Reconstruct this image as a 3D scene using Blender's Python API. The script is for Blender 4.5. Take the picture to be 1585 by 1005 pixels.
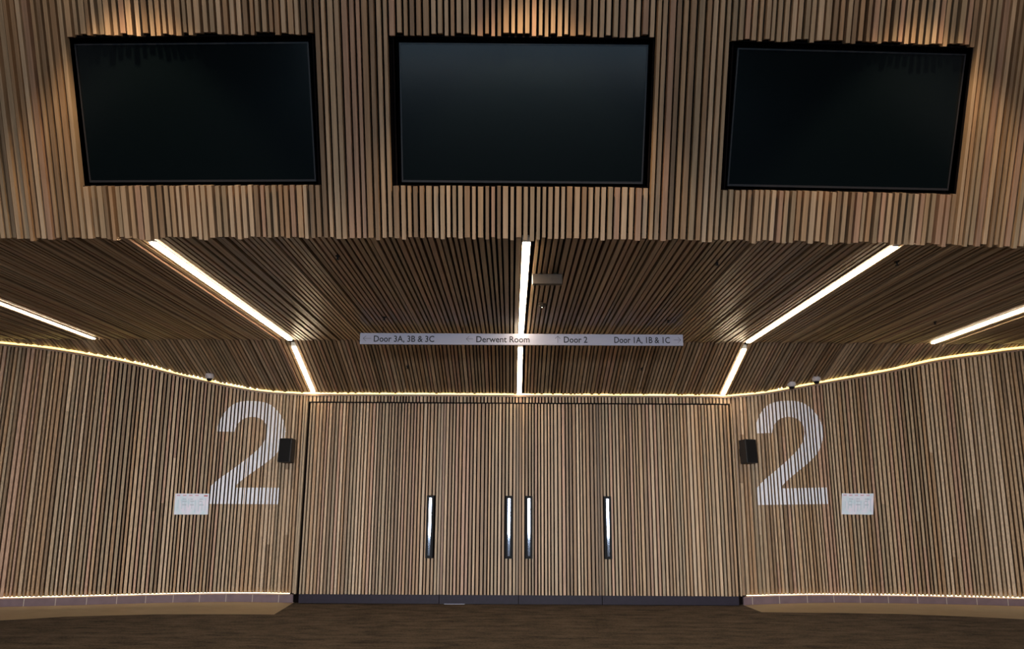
import bpy, bmesh, math, random
from math import sin, cos, radians, pi
from mathutils import Vector, Matrix, Euler

# ------------------------------------------------------------------ camera, world, lights, exposure
for o in list(bpy.data.objects):
    bpy.data.objects.remove(o)
SC = bpy.context.scene
COL = SC.collection
CAM_H = 1.394
cd = bpy.data.cameras.new('camera'); cam = bpy.data.objects.new('camera', cd); COL.objects.link(cam)
cd.sensor_width = 36.0; cd.lens = 1250.0 / 1585.0 * 36.0; cd.clip_start = 0.05; cd.clip_end = 200
_p, _r = radians(12.0), radians(0.3)
_F = Vector((0, cos(_p), sin(_p))); _U = Vector((0, -sin(_p), cos(_p))); _R = Vector((1, 0, 0))
_Rc = _R * cos(_r) + _U * sin(_r); _Uc = _U * cos(_r) - _R * sin(_r)
m = Matrix((( _Rc.x, _Uc.x, -_F.x), (_Rc.y, _Uc.y, -_F.y), (_Rc.z, _Uc.z, -_F.z))).to_4x4()
m.translation = Vector((0, 0, CAM_H))
cam.matrix_world = m
SC.camera = cam

W = bpy.data.worlds.new('daylight'); SC.world = W; W.use_nodes = True
bg = W.node_tree.nodes['Background']
# pale sky down to the horizon, darker paving below it
_t = W.node_tree
_g = _t.nodes.new('ShaderNodeTexCoord'); _sx = _t.nodes.new('ShaderNodeSeparateXYZ'); _rp = _t.nodes.new('ShaderNodeValToRGB')
_mr = _t.nodes.new('ShaderNodeMapRange'); _mr.inputs['From Min'].default_value = -1; _mr.inputs['From Max'].default_value = 1
_t.links.new(_g.outputs['Generated'], _sx.inputs[0]); _t.links.new(_sx.outputs['Z'], _mr.inputs['Value']); _t.links.new(_mr.outputs['Result'], _rp.inputs['Fac'])
_rp.color_ramp.elements[0].position = .455; _rp.color_ramp.elements[0].color = (.035, .055, .075, 1)
_rp.color_ramp.elements[1].position = .490; _rp.color_ramp.elements[1].color = (.88, .93, 1.0, 1)
_t.links.new(_rp.outputs['Color'], bg.inputs['Color'])
bg.inputs['Strength'].default_value = 27.0

WIN_Y, WIN_X0, WIN_X1, WIN_Z0, WIN_Z1 = -8.0, -5.0, 5.0, 0.05, 3.1
def area_light(name, loc, rot, sx, sy, energy, color, portal=False, spread=pi):
    l = bpy.data.lights.new(name, 'AREA'); l.shape = 'RECTANGLE'; l.size = sx; l.size_y = sy
    l.energy = energy; l.color = color; l.spread = spread
    o = bpy.data.objects.new(name, l); COL.objects.link(o); o.location = loc; o.rotation_euler = rot
    if portal: l.cycles.is_portal = True
    return o
area_light('window_portal', ((WIN_X0 + WIN_X1) / 2, WIN_Y - .1, (WIN_Z0 + WIN_Z1) / 2), (radians(90), 0, 0), WIN_X1 - WIN_X0, WIN_Z1 - WIN_Z0, 1, (1, 1, 1), True)
LIGHT_X = (-2.70, 0.105, 2.875)
# downlights in the high foyer ceiling just above the frame, washing the leaning bulkhead
for i, x in enumerate((-2.62, 0.12, 2.85)):
    l = bpy.data.lights.new('bulkhead_downlight', 'SPOT'); l.energy = 200; l.color = (1.0, 0.70, 0.40)
    l.spot_size = radians(74); l.spot_blend = 0.35; l.shadow_soft_size = 0.05
    o = bpy.data.objects.new('bulkhead_downlight', l); COL.objects.link(o)
    o.location = (x, 4.12, 5.30); o.rotation_euler = (radians(18), 0, 0)
# row of downlights in the foyer ceiling, in front of the bulkhead, lighting the lower walls
for (x, y, e) in ((-2.7, 3.0, 55), (0.1, 2.8, 55), (2.9, 3.0, 55)):
    l = bpy.data.lights.new('foyer_downlight', 'SPOT'); l.energy = e; l.color = (1.0, 0.78, 0.58)
    l.spot_size = radians(120); l.spot_blend = 1.0; l.shadow_soft_size = 0.25
    o = bpy.data.objects.new('foyer_downlight', l); COL.objects.link(o)
    o.location = (x, y, 5.2)
    d = Vector((x * 1.05, 11.0, 1.0)) - o.location
    o.rotation_euler = d.to_track_quat('-Z', 'Y').to_euler()

vs = SC.view_settings
vs.view_transform = 'Standard'; vs.look = 'None'; vs.gamma = 1.0; vs.use_curve_mapping = False
vs.exposure = -0.12
SC.cycles.max_bounces = 8; SC.cycles.diffuse_bounces = 4; SC.cycles.glossy_bounces = 4
SC.cycles.use_denoising = True; SC.cycles.sample_clamp_indirect = 4.0

# ------------------------------------------------------------------ helpers
def tag(o, label=None, cat=None, group=None, kind=None):
    if label: o['label'] = label
    if cat: o['category'] = cat
    if group: o['group'] = group
    if kind: o['kind'] = kind
    return o
def empty(name, loc=(0, 0, 0), rot=(0, 0, 0)):
    o = bpy.data.objects.new(name, None); COL.objects.link(o); o.location = loc; o.rotation_euler = rot
    o.empty_display_size = 0.1
    return o
class MB:
    def __init__(s): s.v = []; s.f = []; s.c = []
    def add(s, vs_, fs, col=(1, 1, 1, 1)):
        n = len(s.v); s.v += [tuple(v) for v in vs_]
        for f in fs: s.f.append(tuple(n + i for i in f)); s.c.append(col)
    def box(s, x0, x1, y0, y1, z0, z1, col=(1, 1, 1, 1)):
        s.add([(x0, y0, z0), (x1, y0, z0), (x1, y1, z0), (x0, y1, z0), (x0, y0, z1), (x1, y0, z1), (x1, y1, z1), (x0, y1, z1)],
              [(0, 3, 2, 1), (4, 5, 6, 7), (0, 1, 5, 4), (1, 2, 6, 5), (2, 3, 7, 6), (3, 0, 4, 7)], col)
    def hexa(s, q0, q1, col=(1, 1, 1, 1)):
        """two quads (lists of 4 points, same order) joined as a closed solid"""
        s.add(list(q0) + list(q1), [(3, 2, 1, 0), (4, 5, 6, 7), (0, 1, 5, 4), (1, 2, 6, 5), (2, 3, 7, 6), (3, 0, 4, 7)], col)
    def lathe(s, prof, n=32, axis='z', org=(0, 0, 0), col=(1, 1, 1, 1)):
        vs_ = []
        for r, h in prof:
            for k in range(n):
                a = 2 * pi * k / n
                p = (r * cos(a), r * sin(a), h) if axis == 'z' else (r * cos(a), h, r * sin(a))
                vs_.append((p[0] + org[0], p[1] + org[1], p[2] + org[2]))
        fs = []
        for i in range(len(prof) - 1):
            for k in range(n):
                fs.append((i * n + k, i * n + (k + 1) % n, (i + 1) * n + (k + 1) % n, (i + 1) * n + k))
        fs.append(tuple(range(n))[::-1]); fs.append(tuple((len(prof) - 1) * n + k for k in range(n)))
        s.add(vs_, fs, col)
    def tube(s, a, b, r, n=10, col=(1, 1, 1, 1)):
        a = Vector(a); b = Vector(b); d = (b - a).normalized()
        u = d.orthogonal().normalized(); w = d.cross(u)
        vs_ = [p + (u * cos(2 * pi * k / n) + w * sin(2 * pi * k / n)) * r for p in (a, b) for k in range(n)]
        fs = [(k, (k + 1) % n, n + (k + 1) % n, n + k) for k in range(n)] + [tuple(range(n))[::-1], tuple(range(n, 2 * n))]
        s.add(vs_, fs, col)
    def build(s, name, mat, parent=None, smooth=False, bevel=0, tone=False):
        me = bpy.data.meshes.new(name); me.from_pydata(s.v, [], s.f); me.update()
        if tone:
            ca = me.color_attributes.new('tone', 'FLOAT_COLOR', 'CORNER')
            k = 0
            for i, p in enumerate(me.polygons):
                for _ in p.loop_indices:
                    ca.data[k].color = s.c[i]; k += 1
        bm = bmesh.new(); bm.from_mesh(me); bmesh.ops.recalc_face_normals(bm, faces=bm.faces); bm.to_mesh(me); bm.free()
        if smooth:
            for p in me.polygons: p.use_smooth = True
            try: me.set_sharp_from_angle(angle=radians(40))
            except Exception: pass
        me.materials.append(mat)
        o = bpy.data.objects.new(name, me); COL.objects.link(o)
        if parent: o.parent = parent
        if bevel:
            b = o.modifiers.new('bevel', 'BEVEL'); b.width = bevel; b.segments = 2; b.limit_method = 'ANGLE'
        return o

# ------------------------------------------------------------------ materials
def new_mat(name):
    m_ = bpy.data.materials.new(name); m_.use_nodes = True
    return m_, m_.node_tree, m_.node_tree.nodes['Principled BSDF']
def plain(name, col, rough=0.6, metal=0.0, spec=0.5, noise=0.0, nscale=40):
    m_, t, b = new_mat(name)
    b.inputs['Base Color'].default_value = (*col, 1); b.inputs['Roughness'].default_value = rough
    b.inputs['Metallic'].default_value = metal; b.inputs['Specular IOR Level'].default_value = spec
    if noise:
        tc = t.nodes.new('ShaderNodeTexCoord'); n = t.nodes.new('ShaderNodeTexNoise'); n.inputs['Scale'].default_value = nscale
        n.inputs['Detail'].default_value = 4
        r = t.nodes.new('ShaderNodeValToRGB')
        r.color_ramp.elements[0].position = .3; r.color_ramp.elements[1].position = .7
        r.color_ramp.elements[0].color = (*[c * (1 - noise) for c in col], 1); r.color_ramp.elements[1].color = (*[min(1, c * (1 + noise)) for c in col], 1)
        t.links.new(tc.outputs['Object'], n.inputs['Vector']); t.links.new(n.outputs['Fac'], r.inputs['Fac']); t.links.new(r.outputs['Color'], b.inputs['Base Color'])
    return m_
def emit(name, col, strength):
    m_, t, b = new_mat(name)
    b.inputs['Base Color'].default_value = (.8, .8, .8, 1)
    b.inputs['Emission Color'].default_value = (*col, 1); b.inputs['Emission Strength'].default_value = strength
    return m_
def wood(name, scale, rough=0.5):
    """oiled hardwood: batten tone from the mesh, grain stretched along the batten"""
    m_, t, b = new_mat(name)
    at = t.nodes.new('ShaderNodeAttribute'); at.attribute_name = 'tone'
    tc = t.nodes.new('ShaderNodeTexCoord')
    mp = t.nodes.new('ShaderNodeMapping'); mp.inputs['Scale'].default_value = scale
    addv = t.nodes.new('ShaderNodeVectorMath'); addv.operation = 'ADD'
    sc_ = t.nodes.new('ShaderNodeVectorMath'); sc_.operation = 'SCALE'; sc_.inputs['Scale'].default_value = 37.0
    t.links.new(tc.outputs['Object'], mp.inputs['Vector'])
    t.links.new(at.outputs['Color'], sc_.inputs[0])
    t.links.new(mp.outputs['Vector'], addv.inputs[0]); t.links.new(sc_.outputs['Vector'], addv.inputs[1])
    n = t.nodes.new('ShaderNodeTexNoise'); n.inputs['Scale'].default_value = 1.0; n.inputs['Detail'].default_value = 5; n.inputs['Distortion'].default_value = .6
    t.links.new(addv.outputs['Vector'], n.inputs['Vector'])
    r = t.nodes.new('ShaderNodeMapRange'); r.inputs['From Min'].default_value = .25; r.inputs['From Max'].default_value = .75
    r.inputs['To Min'].default_value = .74; r.inputs['To Max'].default_value = 1.2
    t.links.new(n.outputs['Fac'], r.inputs['Value'])
    mx = t.nodes.new('ShaderNodeVectorMath'); mx.operation = 'SCALE'
    t.links.new(at.outputs['Color'], mx.inputs[0]); t.links.new(r.outputs['Result'], mx.inputs['Scale'])
    t.links.new(mx.outputs['Vector'], b.inputs['Base Color'])
    b.inputs['Roughness'].default_value = rough; b.inputs['Specular IOR Level'].default_value = .4
    return m_
M = {}
M['wood_v'] = wood('oiled_oak_vertical', (50, 50, 2.2))
M['wood_b'] = wood('oiled_oak_bulkhead', (50, 4, 2.4), .48)
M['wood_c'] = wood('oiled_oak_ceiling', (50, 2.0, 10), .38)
M['backing'] = plain('black_acoustic_backing', (.005, .003, .003), .95, spec=.05)
M['black'] = plain('black_powder_coat', (.007, .007, .008), .6, spec=.2)
M['blackmatt'] = plain('matt_black_plastic', (.018, .016, .018), .6)
M['void'] = plain('dark_recess_lining', (.008, .006, .007), .9, spec=.1)
M['plinth'] = plain('dark_plum_door_plate', (.014, .008, .018), .5, spec=.25, noise=.15, nscale=20)
M['kick'] = plain('mauve_grey_skirting_tile', (.17, .115, .125), .5, noise=.12, nscale=9)
M['grout'] = plain('pale_tile_joint', (.5, .42, .34), .6)
M['strip_floor'] = plain('tan_tiled_floor_margin', (.30, .215, .125), .5, noise=.08, nscale=5)
M['white'] = plain('white_paint_on_batten', (.92, .91, .95), .6)
M['signwhite'] = plain('pale_lilac_sign_face', (.47, .47, .60), .5)
M['ink'] = plain('dark_charcoal_lettering', (.015, .015, .025), .6)
M['steel'] = plain('brushed_stainless_steel', (.42, .46, .56), .045, metal=1.0)
M['rail'] = plain('stained_timber_rail', (.34, .21, .14), .5, noise=.1)
M['screen'] = plain('dark_glass_screen', (.003, .006, .008), .15, spec=.26)
M['bezel'] = plain('dark_grey_screen_bezel', (.026, .027, .034), .4)
M['plaster'] = plain('grey_painted_plaster', (.16, .15, .14), .8)
M['channel'] = plain('white_aluminium_channel', (.85, .82, .76), .4)
M['diffuser'] = emit('warm_white_diffuser', (1.0, .80, .54), 34.0)
M['cove'] = emit('warm_yellow_cove_tape', (1.0, .72, .20), 2.6)
M['cove_low'] = emit('warm_skirting_tape', (1.0, .80, .42), 6.0)
M['domewhite'] = plain('pale_grey_camera_housing', (.55, .50, .52), .4)
M['domeglass'] = plain('smoked_dome_cover', (.01, .01, .012), .08)
M['boxbrown'] = plain('bronze_grey_metal_box', (.05, .036, .027), .5, spec=.3)
M['paperblue'] = plain('pale_blue_print', (.52, .66, .74), .8)
M['papergrey'] = plain('grey_print', (.42, .46, .52), .8)
M['paperred'] = plain('red_print', (.60, .14, .16), .8)
M['paperpink'] = plain('pink_print', (.72, .48, .56), .8)
def paper_mat():
    m_, t, b = new_mat('white_printed_sheet')
    tc = t.nodes.new('ShaderNodeTexCoord'); n = t.nodes.new('ShaderNodeTexNoise'); n.inputs['Scale'].default_value = 9; n.inputs['Detail'].default_value = 3
    r = t.nodes.new('ShaderNodeValToRGB')
    r.color_ramp.elements[0].position = .35; r.color_ramp.elements[1].position = .65
    r.color_ramp.elements[0].color = (.72, .84, .90, 1); r.color_ramp.elements[1].color = (.92, .85, .94, 1)
    t.links.new(tc.outputs['Object'], n.inputs['Vector']); t.links.new(n.outputs['Fac'], r.inputs['Fac']); t.links.new(r.outputs['Color'], b.inputs['Base Color'])
    b.inputs['Roughness'].default_value = .7
    return m_
M['paper'] = paper_mat()
def carpet_mat():
    m_, t, b = new_mat('brown_streaked_carpet')
    tc = t.nodes.new('ShaderNodeTexCoord')
    mp = t.nodes.new('ShaderNodeMapping'); mp.inputs['Scale'].default_value = (1.6, 4.2, 1)
    n = t.nodes.new('ShaderNodeTexNoise'); n.inputs['Scale'].default_value = 1.6; n.inputs['Detail'].default_value = 8; n.inputs['Roughness'].default_value = .65
    n2 = t.nodes.new('ShaderNodeTexNoise'); n2.inputs['Scale'].default_value = 60; n2.inputs['Detail'].default_value = 3
    mix = t.nodes.new('ShaderNodeMix'); mix.data_type = 'FLOAT'; mix.inputs['Factor'].default_value = .35
    r = t.nodes.new('ShaderNodeValToRGB')
    r.color_ramp.elements[0].position = .36; r.color_ramp.elements[1].position = .64
    r.color_ramp.elements[0].color = (.027, .022, .018, 1); r.color_ramp.elements[1].color = (.14, .108, .082, 1)
    t.links.new(tc.outputs['Object'], mp.inputs['Vector']); t.links.new(mp.outputs['Vector'], n.inputs['Vector']); t.links.new(tc.outputs['Object'], n2.inputs['Vector'])
    t.links.new(n.outputs['Fac'], mix.inputs['A']); t.links.new(n2.outputs['Fac'], mix.inputs['B']); t.links.new(mix.outputs['Result'], r.inputs['Fac'])
    t.links.new(r.outputs['Color'], b.inputs['Base Color']); b.inputs['Roughness'].default_value = .95; b.inputs['Specular IOR Level'].default_value = .1
    bp = t.nodes.new('ShaderNodeBump'); bp.inputs['Strength'].default_value = .4; bp.inputs['Distance'].default_value = .01
    t.links.new(n2.outputs['Fac'], bp.inputs['Height']); t.links.new(bp.outputs['Normal'], b.inputs['Normal'])
    return m_
M['carpet'] = carpet_mat()

PAL = [(.53, .35, .205), (.52, .32, .21), (.58, .40, .25), (.43, .31, .195), (.46, .285, .16), (.65, .47, .31), (.34, .22, .13), (.51, .36, .225)]
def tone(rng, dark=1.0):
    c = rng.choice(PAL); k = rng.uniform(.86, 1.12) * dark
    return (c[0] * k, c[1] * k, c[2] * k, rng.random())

# ------------------------------------------------------------------ the curved wall: ruled between a top line and a base line
Z_TOP, Z_C, Y_FOLD, SL = 2.752, 3.250, 9.702, radians(21)
def soffit_z(y): return Z_C if y <= Y_FOLD else Z_C - (y - Y_FOLD) * math.tan(SL)
TAB = [(-9.6, 9.50, -10.4, 10.25), (-7.4, 9.60, -8.0, 10.42), (-6.31, 9.79, -6.845, 10.60), (-5.794, 9.885, -6.27, 10.71), (-5.304, 10.04, -5.71, 10.84), (-4.811, 10.247, -5.146, 11.0),
       (-4.323, 10.525, -4.57, 11.15), (-3.807, 10.776, -3.99, 11.25), (-3.35, 10.935, -3.47, 11.27), (-2.80, 11.0, -2.86, 11.22)]
TABR = [(2.99, 11.0, 3.06, 11.22), (3.42, 10.90, 3.60, 11.38), (3.842, 10.722, 4.17, 11.50), (4.373, 10.503, 4.81, 11.52), (4.877, 10.291, 5.45, 11.48), (5.35, 10.043, 6.06, 11.40),
        (5.848, 9.891, 6.66, 11.29), (6.302, 9.771, 7.22, 11.17), (7.5, 9.60, 8.5, 10.95), (9.6, 9.50, 10.8, 10.8)]
class Ruled:
    """wall surface; s = arc length along the top line, z = height"""
    def __init__(s, tab):
        pts = []
        n = len(tab)
        for i in range(n - 1):
            p0 = tab[max(i - 1, 0)]; p1 = tab[i]; p2 = tab[i + 1]; p3 = tab[min(i + 2, n - 1)]
            for k in range(24):
                t = k / 24
                pts.append(tuple(.5 * (2 * b + (c - a) * t + (2 * a - 5 * b + 4 * c - d) * t * t + (3 * b - a - 3 * c + d) * t ** 3) for a, b, c, d in zip(p0, p1, p2, p3)))
        pts.append(tab[-1]); s.p = pts; s.s = [0]
        for a, b in zip(pts, pts[1:]): s.s.append(s.s[-1] + math.hypot(a[0] - b[0], a[1] - b[1]))
        s.L = s.s[-1]
    def row(s, q):
        q = min(max(q, 0), s.L - 1e-6)
        lo, hi = 0, len(s.s) - 1
        while hi - lo > 1:
            mid = (lo + hi) // 2
            if s.s[mid] <= q: lo = mid
            else: hi = mid
        t = (q - s.s[lo]) / (s.s[hi] - s.s[lo])
        r = [a + (b - a) * t for a, b in zip(s.p[lo], s.p[hi])]
        return Vector((r[0], r[1], soffit_z(r[1]))), Vector((r[2], r[3], 0))
    def pt(s, q, z, out=0.0):
        T, B = s.row(q); P = B + (T - B) * (z / T.z)
        if out:
            P = P + s.nrm(q) * out
        return P
    def nrm(s, q):
        a = s.row(q - .03); b = s.row(q + .03); T, B = s.row(q)
        t = ((b[0] + b[1]) - (a[0] + a[1])).normalized(); u = (T - B).normalized()
        n = t.cross(u).normalized()
        return n if n.y < 0 else -n
    def s_of(s, x, z):
        lo, hi = 0.0, s.L
        for _ in range(40):
            mid = (lo + hi) / 2
            if s.pt(mid, z).x < x: lo = mid
            else: hi = mid
        return lo
WL = Ruled(TAB); WR = Ruled(TABR); WD = Ruled([(-2.80, 11.0, -2.80, 11.15), (0, 11.0, 0, 11.15), (2.99, 11.0, 2.99, 11.15)])
WD.p = [(-2.80, 11.0, -2.84, 11.10), (2.99, 11.0, 3.03, 11.10)]; WD.s = [0, 5.79]; WD.L = 5.79

def strip_mesh(mb, R, z0, z1, o0, o1, s0, s1, n, col=(1, 1, 1, 1)):
    """solid band following the wall between heights and offsets"""
    for i in range(n):
        a = s0 + (s1 - s0) * i / n; b = s0 + (s1 - s0) * (i + 1) / n
        rl = z0 < 0   # negative lower height: both heights measured from the wall top
        za = R.row(a)[0].z + z1 if (z1 <= 0 or rl) else z1; zb = R.row(b)[0].z + z1 if (z1 <= 0 or rl) else z1
        z0a = R.row(a)[0].z + z0 if z0 < 0 else z0; z0b = R.row(b)[0].z + z0 if z0 < 0 else z0
        mb.hexa([R.pt(a, z0a, o0), R.pt(a, z0a, o1), R.pt(a, za, o1), R.pt(a, za, o0)],
                [R.pt(b, z0b, o0), R.pt(b, z0b, o1), R.pt(b, zb, o1), R.pt(b, zb, o0)], col)
def wall_batten(mb, R, a, b, z0, z1, d, col, o0=-.022, segs=1):
    mb.hexa([R.pt(a, z0, o0), R.pt(b, z0, o0), R.pt(b, z0, d), R.pt(a, z0, d)],
            [R.pt(a, z1, o0), R.pt(b, z1, o0), R.pt(b, z1, d), R.pt(a, z1, d)], col)
def batten_list(rng, s0, s1, wch=(.0205, .0265, .0265, .033), gap=.019):
    out = []; q = s0
    while q < s1 - .02:
        w = rng.choice(wch); out.append((q, min(q + w, s1))); q += w + gap
    return out

RAIL = -0.032       # underside of the capping rail, measured from the wall top
rng = random.Random(7)
def side_wall(name, R, s0, s1, side):
    back = MB(); strip_mesh(back, R, 0.0, -0.001, -.10, -.022, s0, s1, 60)
    root = back.build(name, M['backing']); tag(root, kind='structure')
    mb = MB(); bl = batten_list(rng, s0 + .004, s1 - .004)
    for (a, b) in bl:
        zt = R.row((a + b) / 2)[0].z + RAIL + .005
        d = rng.choice((.036, .040, .040, .044))
        if rng.random() < .28:
            zc = rng.uniform(.5, zt - .5); c1 = tone(rng); c2 = tone(rng)
            wall_batten(mb, R, a, b, .128, zc, d, c1); wall_batten(mb, R, a, b, zc + .0008, zt, d, c2)
        else:
            wall_batten(mb, R, a, b, .128, zt, d, tone(rng))
    mb.build('batten_cladding', M['wood_v'], root, tone=True)
    r = MB(); strip_mesh(r, R, RAIL, RAIL + .022, 0.0, .052, s0, s1, 60)
    r.build('capping_rail', M['rail'], root)
    return root, bl
SL0 = WL.s_of(-9.3, 2.0); SR1 = WR.s_of(9.6, 2.0)
wall_l, BL = side_wall('wall_left', WL, SL0, WL.L, 'left')
wall_r, BR = side_wall('wall_right', WR, 0.0, SR1, 'right')

# skirting of mauve tiles, and the light tape tucked under the battens
def skirting(name, R, s0, s1):
    mb = MB(); n = 60
    strip_mesh(mb, R, 0.001, .104, -.021, .020, s0, s1, n)
    root = mb.build(name, M['kick']); tag(root, kind='structure')
    g = MB(); q = s0 + .1
    while q < s1:
        strip_mesh(g, R, 0.002, .103, .018, .0212, q, q + .007, 1); q += .325
    g.build('tile_joint', M['grout'], root)
skirting('baseboard_left', WL, SL0, WL.L - .02)
skirting('baseboard_right', WR, .02, SR1)
def tape(name, R, s0, s1, z0, z1, o0, o1, mat, label, group):
    mb = MB(); strip_mesh(mb, R, z0, z1, o0, o1, s0, s1, 70)
    o = mb.build(name, mat); tag(o, label, 'light strip', group); return o
tape('light_strip', WL, SL0, WL.L - .06, .1175, .1235, .004, .022, M['cove_low'], 'glowing light strip along the top of the skirting of the left curved wall', 'light strips at the skirting')
tape('light_strip', WR, .06, SR1, .1175, .1235, .004, .022, M['cove_low'], 'glowing light strip along the top of the skirting of the right curved wall', 'light strips at the skirting')
tape('light_strip', WL, SL0, WL.L, -.0065, .014, .024, .034, M['cove'], 'yellow light strip on the top rail of the left curved wall, under the sloping ceiling', 'light strips at the wall head')
tape('light_strip', WR, 0.0, SR1, -.0065, .014, .024, .034, M['cove'], 'yellow light strip on the top rail of the right curved wall, under the sloping ceiling', 'light strips at the wall head')
tape('light_strip', WD, 0.0, WD.L, -.0065, .014, .024, .034, M['cove'], 'thin yellow light strip on the rail above the row of four doors', 'light strips at the wall head')

# ------------------------------------------------------------------ door wall: header and four leaves
rngd = random.Random(21)
DX = (-2.735, -0.921, 0.103, 1.183, 2.950)
Z_HEAD = 2.622
def dx_s(x): return (x + 2.80)
back = MB(); strip_mesh(back, WD, 2.60, -0.001, -.12, -.022, 0, WD.L, 2)
hdr = back.build('wall_back', M['backing']); tag(hdr, kind='structure')
mb = MB()
dbl = batten_list(rngd, .004, WD.L - .004)
for (a, b) in dbl: wall_batten(mb, WD, a, b, 2.642, Z_TOP + RAIL + .005, .034, tone(rngd))
mb.build('batten_cladding', M['wood_v'], hdr, tone=True)
r = MB(); strip_mesh(r, WD, RAIL, RAIL + .022, 0, .052, 0, WD.L, 2); r.build('capping_rail', M['rail'], hdr)
# the timber jambs either side of the doors
jm = MB()
for (a, b) in ((.004, .030), (WD.L - .017, WD.L - .001)):
    wall_batten(jm, WD, a, b, .128, 2.642, .034, tone(rngd))
jm.build('jamb_batten', M['wood_v'], hdr, tone=True)
jb = MB(); strip_mesh(jb, WD, 0.0, 2.60, -.12, -.055, 0, WD.L, 2); jb.box(-3.6, 3.8, 11.5, 11.6, 0, 3.2); jb.build('lining', M['backing'], hdr)
tr = MB(); strip_mesh(tr, WD, 2.626, 2.638, .0, .022, .05, WD.L - .03, 2); tr.build('door_track', M['void'], hdr)

HX = {1: (-1.067,), 2: (-0.025,), 3: (0.238,), 4: (1.277,)}
HZ0, HZ1 = .590, 1.397
def door(idx, x0, x1, hxs):
    a0, a1 = dx_s(x0) + .004, dx_s(x1) - .004
    b = MB(); strip_mesh(b, WD, .012, Z_HEAD, -.05, -.022, a0, a1, 2)
    root = b.build('door_%d' % idx, M['backing']); tag(root, kind='structure')
    mb = MB(); bl = []
    q = a0 + .002; edge = []
    first = idx > 1; last = idx < 4
    if first: edge.append((q, q + .026)); q += .026 + .013
    end = a1 - .002
    if last: edge.append((end - .026, end)); end -= .026 + .013
    inner = batten_list(rngd, q, end)
    # stretch so the last batten meets the edge
    k = (end - q) / (inner[-1][1] - q)
    inner = [(q + (u - q) * k, q + (v - q) * k) for u, v in inner]
    for (u, v) in edge: wall_batten(mb, WD, u, v, .128, Z_HEAD, .022, tone(rngd, .62))
    for (u, v) in inner:
        c = (u + v) / 2; d = rngd.choice((.032, .034, .037)); t = tone(rngd)
        if any(abs(c - dx_s(h)) < .044 for h in hxs):
            wall_batten(mb, WD, u, v, .128, HZ0 - .003, d, t); wall_batten(mb, WD, u, v, HZ1 + .003, Z_HEAD, d, t)
        else: wall_batten(mb, WD, u, v, .128, Z_HEAD, d, t)
    mb.build('batten_cladding', M['wood_v'], root, tone=True)
    p = MB(); strip_mesh(p, WD, .014, .126, -.021, .030, a0, a1, 2); p.build('kick_plate', M['plinth'], root)
    for h in hxs:
        s = dx_s(h)
        f = MB()
        strip_mesh(f, WD, HZ0, HZ1, -.021, .012, s - .047, s + .047, 1)
        for (u, v, z0, z1) in ((s - .047, s - .025, HZ0, HZ1), (s + .025, s + .047, HZ0, HZ1), (s - .025, s + .025, HZ0, HZ0 + .03), (s - .025, s + .025, HZ1 - .03, HZ1)):
            strip_mesh(f, WD, z0, z1, .012, .041, u, v, 1)
        hd = f.build('door_handle', M['black'], root)
        g = MB(); z0, z1 = HZ0 + .035, HZ1 - .032; dn = (z1 - z0) * .0363      # the bar stands plumb
        g.hexa([WD.pt(s - .0155, z0, .014 + dn), WD.pt(s + .0155, z0, .014 + dn), WD.pt(s + .0155, z1, .014), WD.pt(s - .0155, z1, .014)],
               [WD.pt(s - .0155, z0, .026 + dn), WD.pt(s + .0155, z0, .026 + dn), WD.pt(s + .0155, z1, .026), WD.pt(s - .0155, z1, .026)])
        g.build('grip_bar', M['steel'], hd)
    return root
for i in range(4): door(i + 1, DX[i], DX[i + 1], HX[i + 1])
pl = MB(); pl.box(-.868, -.600, 11.085, 11.112, .007, .017)  # solid pale strip in place of light leaking under the door
tag(pl.build('painted_light_leak', plain('pale_lilac_light_leak', (.72, .70, .85), .4)), 'short pale strip standing in for light leaking under the second door from the left', 'strip')

# ------------------------------------------------------------------ leaning bulkhead with three screens
TH = radians(24)
def by(x): return 5.6313 + .00595 * x + .00694 * x * x
def bp(x, s, out=0.0):
    return Vector((x, by(x) - s * sin(TH) - out * cos(TH), Z_C + s * cos(TH) - out * sin(TH)))
SCR = [(-3.120, -1.399, .366, 1.388), (-.831, .973, .362, 1.383), (1.536, 3.238, .356, 1.374)]
rngb = random.Random(11)
xs = []; q = -9.2
while q < 9.15:
    w = rngb.choice((.0235, .029, .029, .036)); xs.append((q, q + w, rngb.choice((.034, .042, .042, .056)))); q += w + rngb.choice((.0165, .0175, .0185))
S_TOP = 2.35
back = MB()
seg = [-8.6, -6, -4.5]
cuts = sorted(set([-9.3, -7.5, -6, -4.5, 4.5, 6, 7.5, 9.3] + [v for s in SCR for v in s[:2]] + [-2.3, .07, 2.4]))
for a, b in zip(cuts, cuts[1:]):
    mid = (a + b) / 2; hole = next((s for s in SCR if s[0] < mid < s[1]), None)
    for (u, v) in (((0.03, hole[2]), (hole[3], S_TOP)) if hole else ((0.03, S_TOP),)):
        back.hexa([bp(a, u, -.02), bp(b, u, -.02), bp(b, u, -.14), bp(a, u, -.14)], [bp(a, v, -.02), bp(b, v, -.02), bp(b, v, -.14), bp(a, v, -.14)])
bulk = back.build('wall_front', M['backing']); tag(bulk, kind='structure')
mb = MB()
def bulk_batten(x0, x1, s0, s1, d, col):
    mb.hexa([bp(x0, s0, -.02), bp(x1, s0, -.02), bp(x1, s0, d), bp(x0, s0, d)], [bp(x0, s1, -.02), bp(x1, s1, -.02), bp(x1, s1, d), bp(x0, s1, d)], col)
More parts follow.
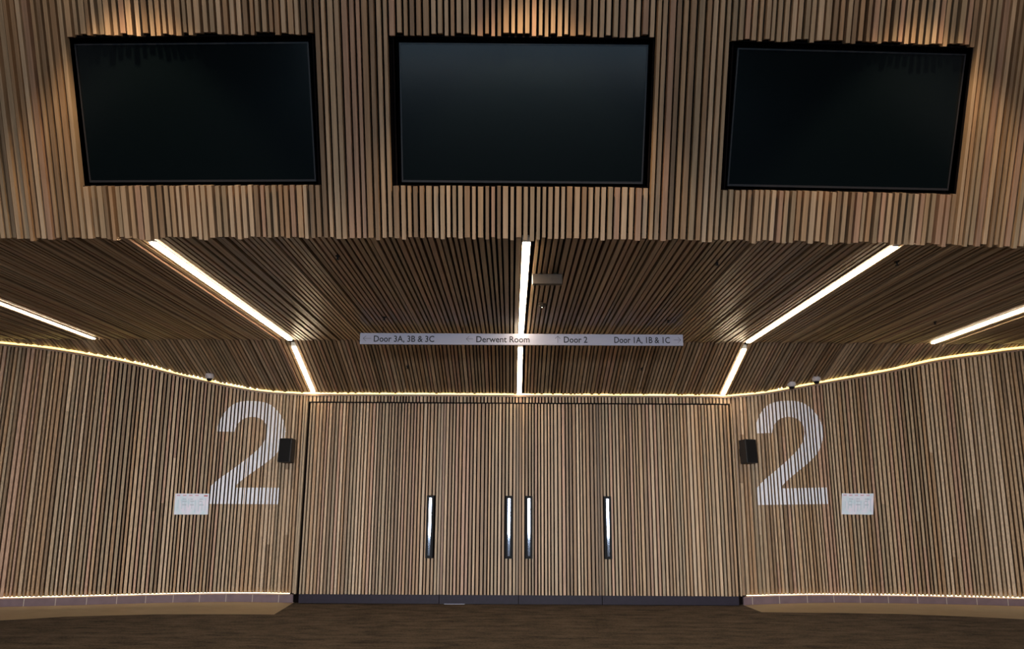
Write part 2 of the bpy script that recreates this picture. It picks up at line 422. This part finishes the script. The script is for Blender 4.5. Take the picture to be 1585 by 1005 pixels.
for (a, b, d) in xs:
    c = (a + b) / 2; t = tone(rngb); lo = rngb.choice((-.012, -.004, -.004, -.022)) ; lo -= (d - .034) * .3
    h = next((s for s in SCR if s[0] - .012 < c < s[1] + .012), None)
    if h:
        bulk_batten(a, b, lo, h[2] - rngb.choice((.001, .003, .006)), d, t)
        bulk_batten(a, b, h[3] + rngb.choice((0, .006, .014, .020)), S_TOP, d, tone(rngb) if rngb.random() < .3 else t)
    else:
        bulk_batten(a, b, lo, S_TOP, d, t)
mb.build('batten_cladding', M['wood_b'], bulk, tone=True)
rc = MB()
for s in SCR:   # black lining of each screen recess
    a, b, u, v = s
    D0, D1 = -.13, .002
    rc.hexa([bp(a - .03, u - .03, D0 - .01), bp(b + .03, u - .03, D0 - .01), bp(b + .03, v + .03, D0 - .01), bp(a - .03, v + .03, D0 - .01)],
            [bp(a - .03, u - .03, D0), bp(b + .03, u - .03, D0), bp(b + .03, v + .03, D0), bp(a - .03, v + .03, D0)])
    for (p0, p1, p2, p3) in (((a, u), (a - .008, u), (a - .008, v), (a, v)), ((b, u), (b + .008, u), (b + .008, v), (b, v)), ((a, u), (b, u), (b, u - .008), (a, u - .008)), ((a, v), (b, v), (b, v + .008), (a, v + .008))):
        rc.hexa([bp(*p0, D0), bp(*p1, D0), bp(*p2, D0), bp(*p3, D0)], [bp(*p0, D1), bp(*p1, D1), bp(*p2, D1), bp(*p3, D1)])
rc.build('recess_lining', M['void'], bulk)
SLAB = ['large blank black wall screen, leftmost of three in the slatted bulkhead',
        'large blank black wall screen in the middle of the slatted bulkhead, above the direction sign',
        'large blank black wall screen, rightmost of three in the slatted bulkhead']
for s, lab in zip(SCR, SLAB):
    a, b, u, v = s; cx = (a + b) / 2
    P0 = bp(cx, (u + v) / 2 - .010, -.045)
    slope = .00595 + 2 * .00694 * cx
    X = Vector((1, slope, 0)).normalized(); U = Vector((0, -sin(TH), cos(TH))); N = X.cross(U).normalized(); U = N.cross(X).normalized()
    e = empty('wall_screen'); e.matrix_world = Matrix(((X.x, N.x, U.x, P0.x), (X.y, N.y, U.y, P0.y), (X.z, N.z, U.z, P0.z), (0, 0, 0, 1)))
    tag(e, lab, 'screen', 'screens in the bulkhead')
    # local: x across, z up, y forward out of the wall (N points to -y world)
    sgn = 1 if N.y < 0 else -1
    hw, hh = (b - a) / 2 - .030, (v - u) / 2 - .030
    def lb(x0, x1, y0, y1, z0, z1): return (x0, x1, min(y0 * sgn, y1 * sgn), max(y0 * sgn, y1 * sgn), z0, z1)
    f = MB(); bw = .010
    for q_ in ((-hw, -hw + bw, -hh, hh), (hw - bw, hw, -hh, hh), (-hw + bw, hw - bw, -hh, -hh + bw * 1.5), (-hw + bw, hw - bw, hh - bw, hh)):
        f.box(*lb(q_[0], q_[1], -.02, .012, q_[2], q_[3]))
    f.build('bezel', M['bezel'], e)
    g = MB(); g.box(*lb(-hw + bw, hw - bw, -.015, .008, -hh + bw * 1.5, hh - bw)); g.build('display_panel', M['screen'], e)
    g = MB(); g.box(*lb(-hw + .1, hw - .1, -.055, -.016, -hh + .1, hh - .1)); g.build('rear_housing', M['blackmatt'], e)

# ------------------------------------------------------------------ slatted ceiling: flat part, fold, slope down to the wall
def top_y(x):
    if x < -2.80: R = WL
    elif x > 2.99: R = WR
    else: return 11.0
    lo, hi = 0.0, R.L
    for _ in range(36):
        mid = (lo + hi) / 2
        if R.row(mid)[0].x < x: lo = mid
        else: hi = mid
    return R.row(lo)[0].y
CB = .072           # the backing sits this far above the batten faces
back = MB(); back2 = MB(); n = 60
for i in range(n):
    a = -9.3 + 18.6 * i / n; b = -9.3 + 18.6 * (i + 1) / n
    ya, yb = by(a) - .02, by(b) - .02
    ta, tb = top_y(a) + .12, top_y(b) + .12
    fa, fb = min(Y_FOLD, ta), min(Y_FOLD, tb)
    back.hexa([(a, ya, Z_C + CB), (b, yb, Z_C + CB), (b, fb, Z_C + CB), (a, fa, Z_C + CB)], [(a, ya, Z_C + CB + .05), (b, yb, Z_C + CB + .05), (b, fb, Z_C + CB + .05), (a, fa, Z_C + CB + .05)])
    if ta > Y_FOLD + .01 and tb > Y_FOLD + .01:
        back2.hexa([(a, fa, Z_C + CB), (b, fb, Z_C + CB), (b, tb, soffit_z(tb) + CB), (a, ta, soffit_z(ta) + CB)],
                  [(a, fa, Z_C + CB + .05), (b, fb, Z_C + CB + .05), (b, tb, soffit_z(tb) + CB + .05), (a, ta, soffit_z(ta) + CB + .05)])
ceil = back.build('ceiling', M['backing']); tag(ceil, kind='structure')
ceil2 = back2.build('ceiling_sloping', M['backing']); tag(ceil2, kind='structure')
OUTER = (-5.085, 5.12)
ALLX = LIGHT_X + OUTER
mb = MB(); mb2 = MB(); rngc = random.Random(5)
for (a, b, d) in xs:
    c = (a + b) / 2
    near = min(abs(c - lx) for lx in ALLX)
    outer = min(abs(c - lx) for lx in OUTER) < .040
    if near < .040 and not outer: continue
    drop = rngc.choice((0, .0, .006, .014)); zt = Z_C - drop; t = tone(rngc, .80)  # same oak as the walls; the ceiling's shade is put into the tone
    ty = top_y(c)
    y1 = min(Y_FOLD, ty) - .004
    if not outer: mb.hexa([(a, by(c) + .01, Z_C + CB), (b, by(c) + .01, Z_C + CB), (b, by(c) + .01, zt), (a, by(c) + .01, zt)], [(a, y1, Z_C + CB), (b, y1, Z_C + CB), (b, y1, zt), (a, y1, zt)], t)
    if ty > Y_FOLD + .03 and not min(abs(c - lx) for lx in LIGHT_X) < .04:
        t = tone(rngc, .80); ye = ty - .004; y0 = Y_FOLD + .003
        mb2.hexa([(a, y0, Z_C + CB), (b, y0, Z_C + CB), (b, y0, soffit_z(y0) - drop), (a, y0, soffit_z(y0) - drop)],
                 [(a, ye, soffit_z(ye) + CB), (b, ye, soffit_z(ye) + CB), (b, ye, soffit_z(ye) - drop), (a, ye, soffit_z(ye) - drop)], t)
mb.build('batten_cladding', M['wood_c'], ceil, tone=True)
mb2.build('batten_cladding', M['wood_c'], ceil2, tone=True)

# linear lights set between the battens
def linear_light(x, y0, y1, label, group, sloped=False, hw=.024):
    zf = soffit_z if sloped else (lambda y: Z_C)
    e = empty('linear_light', (x, (y0 + y1) / 2, zf((y0 + y1) / 2))); tag(e, label, 'light', group)
    def bar(mb_, x0, x1, z0, z1, ya=y0, yb=y1):
        cy = (y0 + y1) / 2; cz = zf(cy)
        q = lambda y: [(x0, y - cy, zf(y) + z0 - cz), (x1, y - cy, zf(y) + z0 - cz), (x1, y - cy, zf(y) + z1 - cz), (x0, y - cy, zf(y) + z1 - cz)]
        mb_.hexa(q(ya), q(yb))
    h = MB()
    bar(h, -hw - .008, -hw - .0005, -.004, .050); bar(h, hw + .0005, hw + .008, -.004, .050); bar(h, -hw - .0005, hw + .0005, .042, .050)
    h.build('channel', M['channel'], e)
    d = MB(); bar(d, -hw, hw, -.016, .012, y0 + .006, y1 - .006); d.build('diffuser', M['diffuser'], e)
    for ya, yb in ((y0 - .008, y0 - .001), (y1 + .001, y1 + .008)):
        c = MB(); bar(c, -hw - .008, hw + .008, -.004, .050, ya, yb); c.build('end_cap', M['channel'], e)
    return e
linear_light(LIGHT_X[0], 5.80, 9.66, 'long bright line light in the flat ceiling running below the left screen', 'long ceiling line lights')
linear_light(LIGHT_X[1], 5.76, 9.66, 'long bright line light in the flat ceiling ending behind the hanging sign', 'long ceiling line lights')
linear_light(LIGHT_X[2], 5.82, 9.66, 'long bright line light in the flat ceiling running below the right screen', 'long ceiling line lights')
linear_light(OUTER[0], 5.95, 9.66, 'thin line light in the ceiling above the far left of the curved wall', 'long ceiling line lights', hw=.012)
linear_light(OUTER[1], 5.95, 9.66, 'line light in the ceiling above the far right of the curved wall', 'long ceiling line lights', hw=.018)
linear_light(LIGHT_X[0], 9.84, 10.94, 'short line light on the sloping ceiling above the left end of the doors', 'short sloping line lights', True)
linear_light(LIGHT_X[1], 9.84, 10.94, 'short line light on the sloping ceiling right below the hanging sign', 'short sloping line lights', True)
linear_light(LIGHT_X[2], 9.84, 10.94, 'short line light on the sloping ceiling above the right end of the doors', 'short sloping line lights', True)

# ------------------------------------------------------------------ hanging direction sign
SX0, SX1, SY, SZ0, SZ1 = -1.703, 1.918, 8.9, 3.050, 3.177
sg = empty('hanging_sign', ((SX0 + SX1) / 2, SY, SZ1)); tag(sg, 'long pale hanging sign with door directions, under the slatted ceiling', 'sign')
def rel(o_, v): return (v[0] - o_.location.x, v[1] - o_.location.y, v[2] - o_.location.z)
b = MB(); b.box(SX0 - sg.location.x, SX1 - sg.location.x, -.015, .015, SZ0 - SZ1, 0)
b.build('panel', M['signwhite'], sg, bevel=.002)
for x in (-1.45, -.55, .75, 1.65):
    t = MB(); t.tube((x - sg.location.x, 0, -.001), (x - sg.location.x, 0, Z_C - SZ1 + .02), .004); t.build('hanger', M['black'], sg)
def text_mesh(body, x0, x1, zc, cap, y, parent, name):
    cu = bpy.data.curves.new(name, 'FONT'); cu.body = body; cu.size = 1; cu.extrude = .004; cu.resolution_u = 3; cu.offset = .014
    o = bpy.data.objects.new(name, cu); COL.objects.link(o)
    dg = bpy.context.evaluated_depsgraph_get(); dg.update()
    me = bpy.data.meshes.new_from_object(o.evaluated_get(dg)); bpy.data.objects.remove(o); bpy.data.curves.remove(cu)
    xs_ = [v.co.x for v in me.vertices]
    capref = [v.co.y for v in me.vertices]
    kx = (x1 - x0) / (max(xs_) - min(xs_)); kz = cap / .729
    for v in me.vertices:
        v.co = Vector(((v.co.x - min(xs_)) * kx if False else (v.co.x) * 1.0, v.co.y, v.co.z))
    mx = min(xs_)
    for v in me.vertices:
        x, yy, z = v.co
        v.co = Vector((x0 + (x - mx) * kx - parent.location.x, y - z * .15 - parent.location.y, zc - cap / 2 + yy * kz - parent.location.z))
    me.materials.clear(); me.materials.append(M['ink'])
    t = bpy.data.objects.new(name, me); COL.objects.link(t); t.parent = parent
    return t
def px(u): return SX0 + (u - 557.0) * (SX1 - SX0) / 500.0
ZT = (SZ0 + SZ1) / 2 + .001
SYF = SY - .0155
for body, u0, u1 in (('Door 3A, 3B & 3C', 578.5, 672), ('Derwent Room', 737, 819.5), ('Door 2', 872.5, 909), ('Door 1A, 1B & 1C', 950.5, 1036.5)):
    text_mesh(body, px(u0), px(u1), ZT, .072, SYF, sg, 'lettering')
def arrow(u0, u1, kind):
    mb_ = MB(); w = .0035; y0, y1 = -.0165, -.0151
    x0, x1 = px(u0) - sg.location.x, px(u1) - sg.location.x; z = ZT - sg.location.z
    def line(ax, az, bx, bz):
        d = Vector((bx - ax, 0, bz - az)).normalized() * w; n_ = Vector((-d.z, 0, d.x)) * .5 * (1)
        A = Vector((ax, 0, az)); B = Vector((bx, 0, bz))
        q0 = [A - n_, A + n_, A + n_, A - n_]; q1 = [B - n_, B + n_, B + n_, B - n_]
        ys = (y0, y0, y1, y1)
        mb_.hexa([(p.x, yy, p.z) for p, yy in zip(q0, ys)], [(p.x, yy, p.z) for p, yy in zip(q1, ys)])
    if kind == 'l': line(x0, z, x1, z); line(x0, z, x0 + .032, z + .030); line(x0, z, x0 + .032, z - .030)
    if kind == 'r': line(x0, z, x1, z); line(x1, z, x1 - .032, z + .030); line(x1, z, x1 - .032, z - .030)
    if kind == 'u': xm = (x0 + x1) / 2; line(xm, z - .038, xm, z + .038); line(xm, z + .038, xm - .030, z + .008); line(xm, z + .038, xm + .030, z + .008)
    mb_.build('arrow', M['ink'], sg)
arrow(562, 574.5, 'l'); arrow(721.5, 732, 'l'); arrow(858, 868, 'u'); arrow(1042.5, 1053.5, 'r')

# ------------------------------------------------------------------ painted numerals on the battens
NUM = [(360, 423), (362, 395), (372, 362), (388, 330), (408, 300), (432, 274), (460, 254), (492, 243), (530, 237), (570, 236), (612, 238), (650, 245), (680, 258), (706, 277), (730, 302), (748, 330),
       (760, 355), (768, 385), (771, 415), (768, 445), (760, 475), (746, 508), (728, 538), (704, 566), (676, 590), (640, 618), (600, 645), (560, 674), (525, 700), (500, 720), (483, 738), (478, 752),
       (745, 752), (740, 850), (322, 848), (328, 750), (352, 724), (390, 693), (450, 650), (500, 612), (545, 577), (585, 543), (615, 514), (638, 484), (652, 455), (659, 425), (659, 400), (653, 378),
       (640, 358), (622, 344), (598, 335), (570, 331), (545, 334), (522, 341), (502, 353), (485, 370), (472, 392), (465, 410), (463, 423)]
UNIT = 8.58e-3 / 3.865
NP = [((x - 322 - (848 - y) * .052) * UNIT, (848 - y) * UNIT) for x, y in NUM]
def spans(poly, x):
    zs = []
    for (x0, z0), (x1, z1) in zip(poly, poly[1:] + poly[:1]):
        if (x0 <= x) != (x1 <= x): zs.append(z0 + (z1 - z0) * (x - x0) / (x1 - x0))
    zs.sort(); return list(zip(zs[::2], zs[1::2]))
def numeral(R, bl, s0, z0, label, sx=1.0, tilt=0.0):
    mb_ = MB(); zb0 = z0
    for (a, b) in bl:
        if b < s0 - .05 or a > s0 + 1.3: continue
        k = 3
        for j in range(k):
            z0 = zb0 + tilt * (a - s0); u = a + (b - a) * j / k; v = a + (b - a) * (j + 1) / k
            cu, cv, cm = (u - s0) / sx, (v - s0) / sx, ((u + v) / 2 - s0) / sx
            A, B_ = spans(NP, cu), spans(NP, cv)
            if len(A) != len(B_): A = B_ = spans(NP, cm)
            for (za, zb), (zc, zd) in zip(A, B_):
                mb_.hexa([R.pt(u, z0 + za, .0435), R.pt(v, z0 + zc, .0435), R.pt(v, z0 + zd, .0435), R.pt(u, z0 + zb, .0435)],
                         [R.pt(u, z0 + za, .0455), R.pt(v, z0 + zc, .0455), R.pt(v, z0 + zd, .0455), R.pt(u, z0 + zb, .0455)])
    o = mb_.build('wall_numeral', M['white']); tag(o, label, 'number', 'numerals painted on the curved walls')
    return o
numeral(WL, BL, WL.s_of(-4.025, 1.28), 1.28, 'tall white number 2 painted across the battens of the left wall, beside its speaker', .97)
numeral(WR, BR, WR.s_of(3.305, 1.28), 1.30, 'tall white number 2 painted across the battens of the right wall, beside its speaker', .94, .035)

# ------------------------------------------------------------------ printed sheets pinned to the battens
def sheet(R, xa, xb, za, zb, label, red):
    sa, sb = R.s_of(xa, za), R.s_of(xb, za)
    mid = R.pt((sa + sb) / 2, (za + zb) / 2, .049); n_ = R.nrm((sa + sb) / 2)
    A = R.pt(sa, za, .043); B = R.pt(sb, za, .043); X = (B - A); X.z = 0; wdt = X.length; X.normalize()
    T, Bb = R.row((sa + sb) / 2); U = (T - Bb).normalized(); N = X.cross(U).normalized(); U = N.cross(X)
    hgt = (zb - za) / U.z
    e = empty('notice_sheet'); e.matrix_world = Matrix(((X.x, -N.x, U.x, mid.x), (X.y, -N.y, U.y, mid.y), (X.z, -N.z, U.z, mid.z), (0, 0, 0, 1)))
    tag(e, label, 'notice', 'printed sheets on the curved walls')
    g = MB(); nn_ = 14
    def yy(x): return -.004 + .003 * sin(x * 38) if red else -.004 + .003 * sin(x * 31 + 1)
    for i in range(nn_):
        x0 = -wdt / 2 + wdt * i / nn_; x1 = -wdt / 2 + wdt * (i + 1) / nn_
        g.hexa([(x0, yy(x0), -hgt / 2), (x0, yy(x0) + .0012, -hgt / 2), (x0, yy(x0) + .0012, hgt / 2), (x0, yy(x0), hgt / 2)],
               [(x1, yy(x1), -hgt / 2), (x1, yy(x1) + .0012, -hgt / 2), (x1, yy(x1) + .0012, hgt / 2), (x1, yy(x1), hgt / 2)])
    g.build('paper', M['paper'], e, smooth=True)
    rr = random.Random(3 if red else 4)
    def marks(name, mat, rects):
        q_ = MB()
        for (x0, x1, z0, z1) in rects:
            y_ = min(yy(x0), yy(x1), yy((x0 + x1) / 2))
            q_.box(x0, x1, y_ - .0012, y_ - .0002, z0, z1)
        q_.build(name, mat, e)
    w2, h2 = wdt / 2, hgt / 2
    marks('plan_lines', M['paperblue'], [(x, x + .006, -h2 * rr.uniform(.3, .8), h2 * rr.uniform(.2, .6)) for x in [-w2 * .8 + i * w2 * .2 for i in range(9)]])
    marks('text_block', M['papergrey'], [(x, x + rr.uniform(.03, .06), z, z + .007) for x in (-w2 * .55, -w2 * .1, w2 * .45) for z in (h2 * .45, h2 * .25, -h2 * .1)])
    marks('title_band', M['paperpink'], [(-w2 * .9 + i * w2 * .36, -w2 * .9 + i * w2 * .36 + w2 * .2, h2 * .78, h2 * .90) for i in range(5 if not red else 4)])
    if red: marks('red_mark', M['paperred'], [(w2 * .70, w2 * .92, h2 * .74, h2 * .86)])
sheet(WL, -4.435, -4.03, 1.145, 1.415, 'white printed sheet with a red corner mark, left of the left number 2', True)
sheet(WR, 4.445, 4.845, 1.195, 1.470, 'white printed sheet with pinkish borders, right of the right number 2', False)

# ------------------------------------------------------------------ wall speakers
def speaker(x, z, R, yaw, label):
    P = R.pt(R.s_of(x, z), z, .036)
    e = empty('wall_speaker', P, (radians(-4), 0, yaw)); tag(e, label, 'speaker', 'black wall speakers')
    w, h, d = .185, .315, .16
    b_ = MB(); y0 = -.05
    v0 = [(-w / 2, y0 - d, -h / 2), (w / 2, y0 - d, -h / 2), (w / 2, y0 - d, h / 2), (-w / 2, y0 - d, h / 2)]
    v1 = [(-w * .36, y0, -h / 2), (w * .36, y0, -h / 2), (w * .36, y0, h / 2), (-w * .36, y0, h / 2)]
    b_.hexa(v0, v1); b_.build('cabinet', M['blackmatt'], e, bevel=.008)
    g = MB(); g.box(-w / 2 + .008, w / 2 - .008, y0 - d - .008, y0 - d, -h / 2 + .008, h / 2 - .008); g.build('grille', M['black'], e, bevel=.005)
    k = MB(); k.box(-.03, .03, y0 - .002, .0, -.05, .05); k.tube((0, y0 - .01, .06), (0, 0, .02), .012); k.build('bracket', M['black'], e)
speaker(-2.955, 1.965, WL, radians(-14), 'small black speaker on the left wall, touching the edge of the number')
speaker(3.10, 1.985, WR, radians(24), 'small black speaker on the right wall, between the doors and the number')

# ------------------------------------------------------------------ dome cameras on the sloping ceiling
def dome(x, y, label):
    z = soffit_z(y) - .001
    e = empty('dome_camera', (x, y, z - .012), (0, 0, 0)); tag(e, label, 'security camera', 'dome cameras by the wall head')
    b_ = MB(); b_.lathe([(.030, .030), (.052, .028), (.058, .008), (.056, -.022), (.048, -.034), (.040, -.036)], 32); b_.build('housing', M['domewhite'], e, smooth=True)
    d_ = MB(); d_.lathe([(.0395, -.034), (.038, -.048), (.031, -.060), (.020, -.068), (.006, -.071)], 32); d_.build('dome_cover', M['domeglass'], e, smooth=True)
dome(-3.97, 10.53, 'small pale dome camera on the sloping ceiling above the left wall')
dome(3.72, 10.66, 'small pale dome camera above the right number, nearer the doors of the pair')
dome(4.00, 10.52, 'small pale dome camera above the right wall, farther from the doors of the pair')

# ------------------------------------------------------------------ small ceiling fittings
e = empty('ceiling_box_fitting', (.300, 6.63, Z_C)); tag(e, 'dull brown box fitting hanging under the ceiling, right of the central line light', 'ceiling fitting')
b_ = MB(); b_.box(-.125, .125, -.03, .03, -.100, -.012); b_.build('body', M['boxbrown'], e, bevel=.004)
b_ = MB(); b_.box(-.131, -.1255, -.032, .032, -.104, -.008); b_.build('lit_edge', plain('pale_painted_lit_edge', (.5, .47, .42), .35, metal=.6), e)  # pale colour paints the edge grazed by the central line light
b_ = MB(); b_.tube((-.06, 0, -.013), (-.06, 0, .01), .008); b_.tube((.06, 0, -.013), (.06, 0, .01), .008); b_.build('bracket', M['black'], e)
e = empty('smoke_detector', (.298, 7.70, Z_C - .001)); tag(e, 'small round brown detector on the ceiling beyond the hanging box fitting', 'detector')
b_ = MB(); b_.lathe([(.045, 0), (.046, -.012), (.036, -.02), (.030, -.036), (.012, -.042)], 28); b_.build('housing', M['boxbrown'], e, smooth=True)
b_ = MB(); b_.lathe([(.010, -.0405), (.010, -.050), (.004, -.054)], 14); b_.build('sensor_tip', M['steel'], e, smooth=True)
SPR = [(-1.383, 6.148, 'below the gap between left and middle screens'), (-1.358, 8.39, 'just above the left end of the hanging sign'), (1.649, 6.254, 'below the gap between middle and right screens'),
       (1.67, 8.444, 'just above the right end of the hanging sign'), (4.54, 8.471, 'beside the far right line light'), (3.083, 6.228, 'beside the upper end of the right line light'),
       (-1.341, 10.29, 'on the slope below the left half of the sign'), (1.674, 10.307, 'on the slope below the right end of the sign')]
for (x, y, w_) in SPR:
    e = empty('sprinkler_head', (x, y, soffit_z(y) - .001)); tag(e, 'tiny dark sprinkler head ' + w_, 'sprinkler', 'ceiling sprinklers')
    b_ = MB(); b_.lathe([(.020, .02), (.020, -.004), (.008, -.006), (.007, -.026), (.016, -.028), (.016, -.031)], 16); b_.build('stem', M['black'], e, smooth=True)

# ------------------------------------------------------------------ floor, carpet
fl = MB(); fl.box(-10.5, 10.5, -8.3, 12.2, -.12, 0.0); tag(fl.build('floor', M['strip_floor']), kind='structure')
cp = [(-10.3, 8.85), (-8.5, 8.9), (-6.9, 9.2), (-5.69, 9.50), (-5.14, 9.81), (-4.2, 10.04), (-3.4, 10.07), (-2.80, 10.08), (-2.855, 11.18), (-2.8, 11.20), (3.0, 11.20), (3.06, 11.20), (3.10, 10.49), (3.5, 10.47), (4.06, 10.46), (4.81, 10.38), (5.5, 10.2), (6.04, 10.0), (7.2, 9.6), (8.6, 9.3), (10.3, 9.1), (10.3, 0.5), (-10.3, 0.5)]
hf = MB(); hf.box(-9.2, 9.2, -7.99, 0.495, .001, .007); tag(hf.build('floor_hall', plain('dark_blue_grey_hall_floor', (.022, .040, .050), .95, spec=.1, noise=.08, nscale=2)), kind='structure')
bm = bmesh.new(); vs_ = [bm.verts.new((x, y, .0)) for x, y in cp]; fc = bm.faces.new(vs_)
ex = bmesh.ops.extrude_face_region(bm, geom=[fc]); bmesh.ops.translate(bm, verts=[v for v in ex['geom'] if isinstance(v, bmesh.types.BMVert)], vec=(0, 0, .007))
bmesh.ops.recalc_face_normals(bm, faces=bm.faces); bmesh.ops.triangulate(bm, faces=bm.faces)
me = bpy.data.meshes.new('floor_carpet'); bm.to_mesh(me); bm.free(); me.materials.append(M['carpet'])
o = bpy.data.objects.new('floor_carpet', me); COL.objects.link(o); tag(o, kind='structure')

# ------------------------------------------------------------------ rest of the foyer, behind and beside the camera
Z_HI = Z_C + S_TOP * cos(TH)
hc = MB(); hc.box(-9.2, 9.2, -8.3, by(0) - S_TOP * sin(TH) + .6, Z_HI, Z_HI + .15); tag(hc.build('ceiling_high', M['plaster']), kind='structure')
rw = MB()
for q_ in ((-9.2, WIN_X0, 0, Z_HI), (WIN_X1, 9.2, 0, Z_HI), (WIN_X0, WIN_X1, WIN_Z1, Z_HI)):
    rw.box(q_[0], q_[1], WIN_Y - .25, WIN_Y, q_[2], q_[3])
tag(rw.build('wall_rear', M['plaster']), kind='structure')
for nm, x0, x1 in (('wall_side_left', -9.35, -9.2), ('wall_side_right', 9.2, 9.35)):
    w_ = MB(); w_.box(x0, x1, WIN_Y - .25, 10.2, 0, Z_HI + .1); tag(w_.build(nm, M['plaster']), kind='structure')
wf = MB()
for x in (WIN_X0, -2.5, 0, 2.5, WIN_X1): wf.box(x - .03, x + .03, WIN_Y - .16, WIN_Y - .08, 0, WIN_Z1)
tag(wf.build('window_1', M['black']), kind='structure')
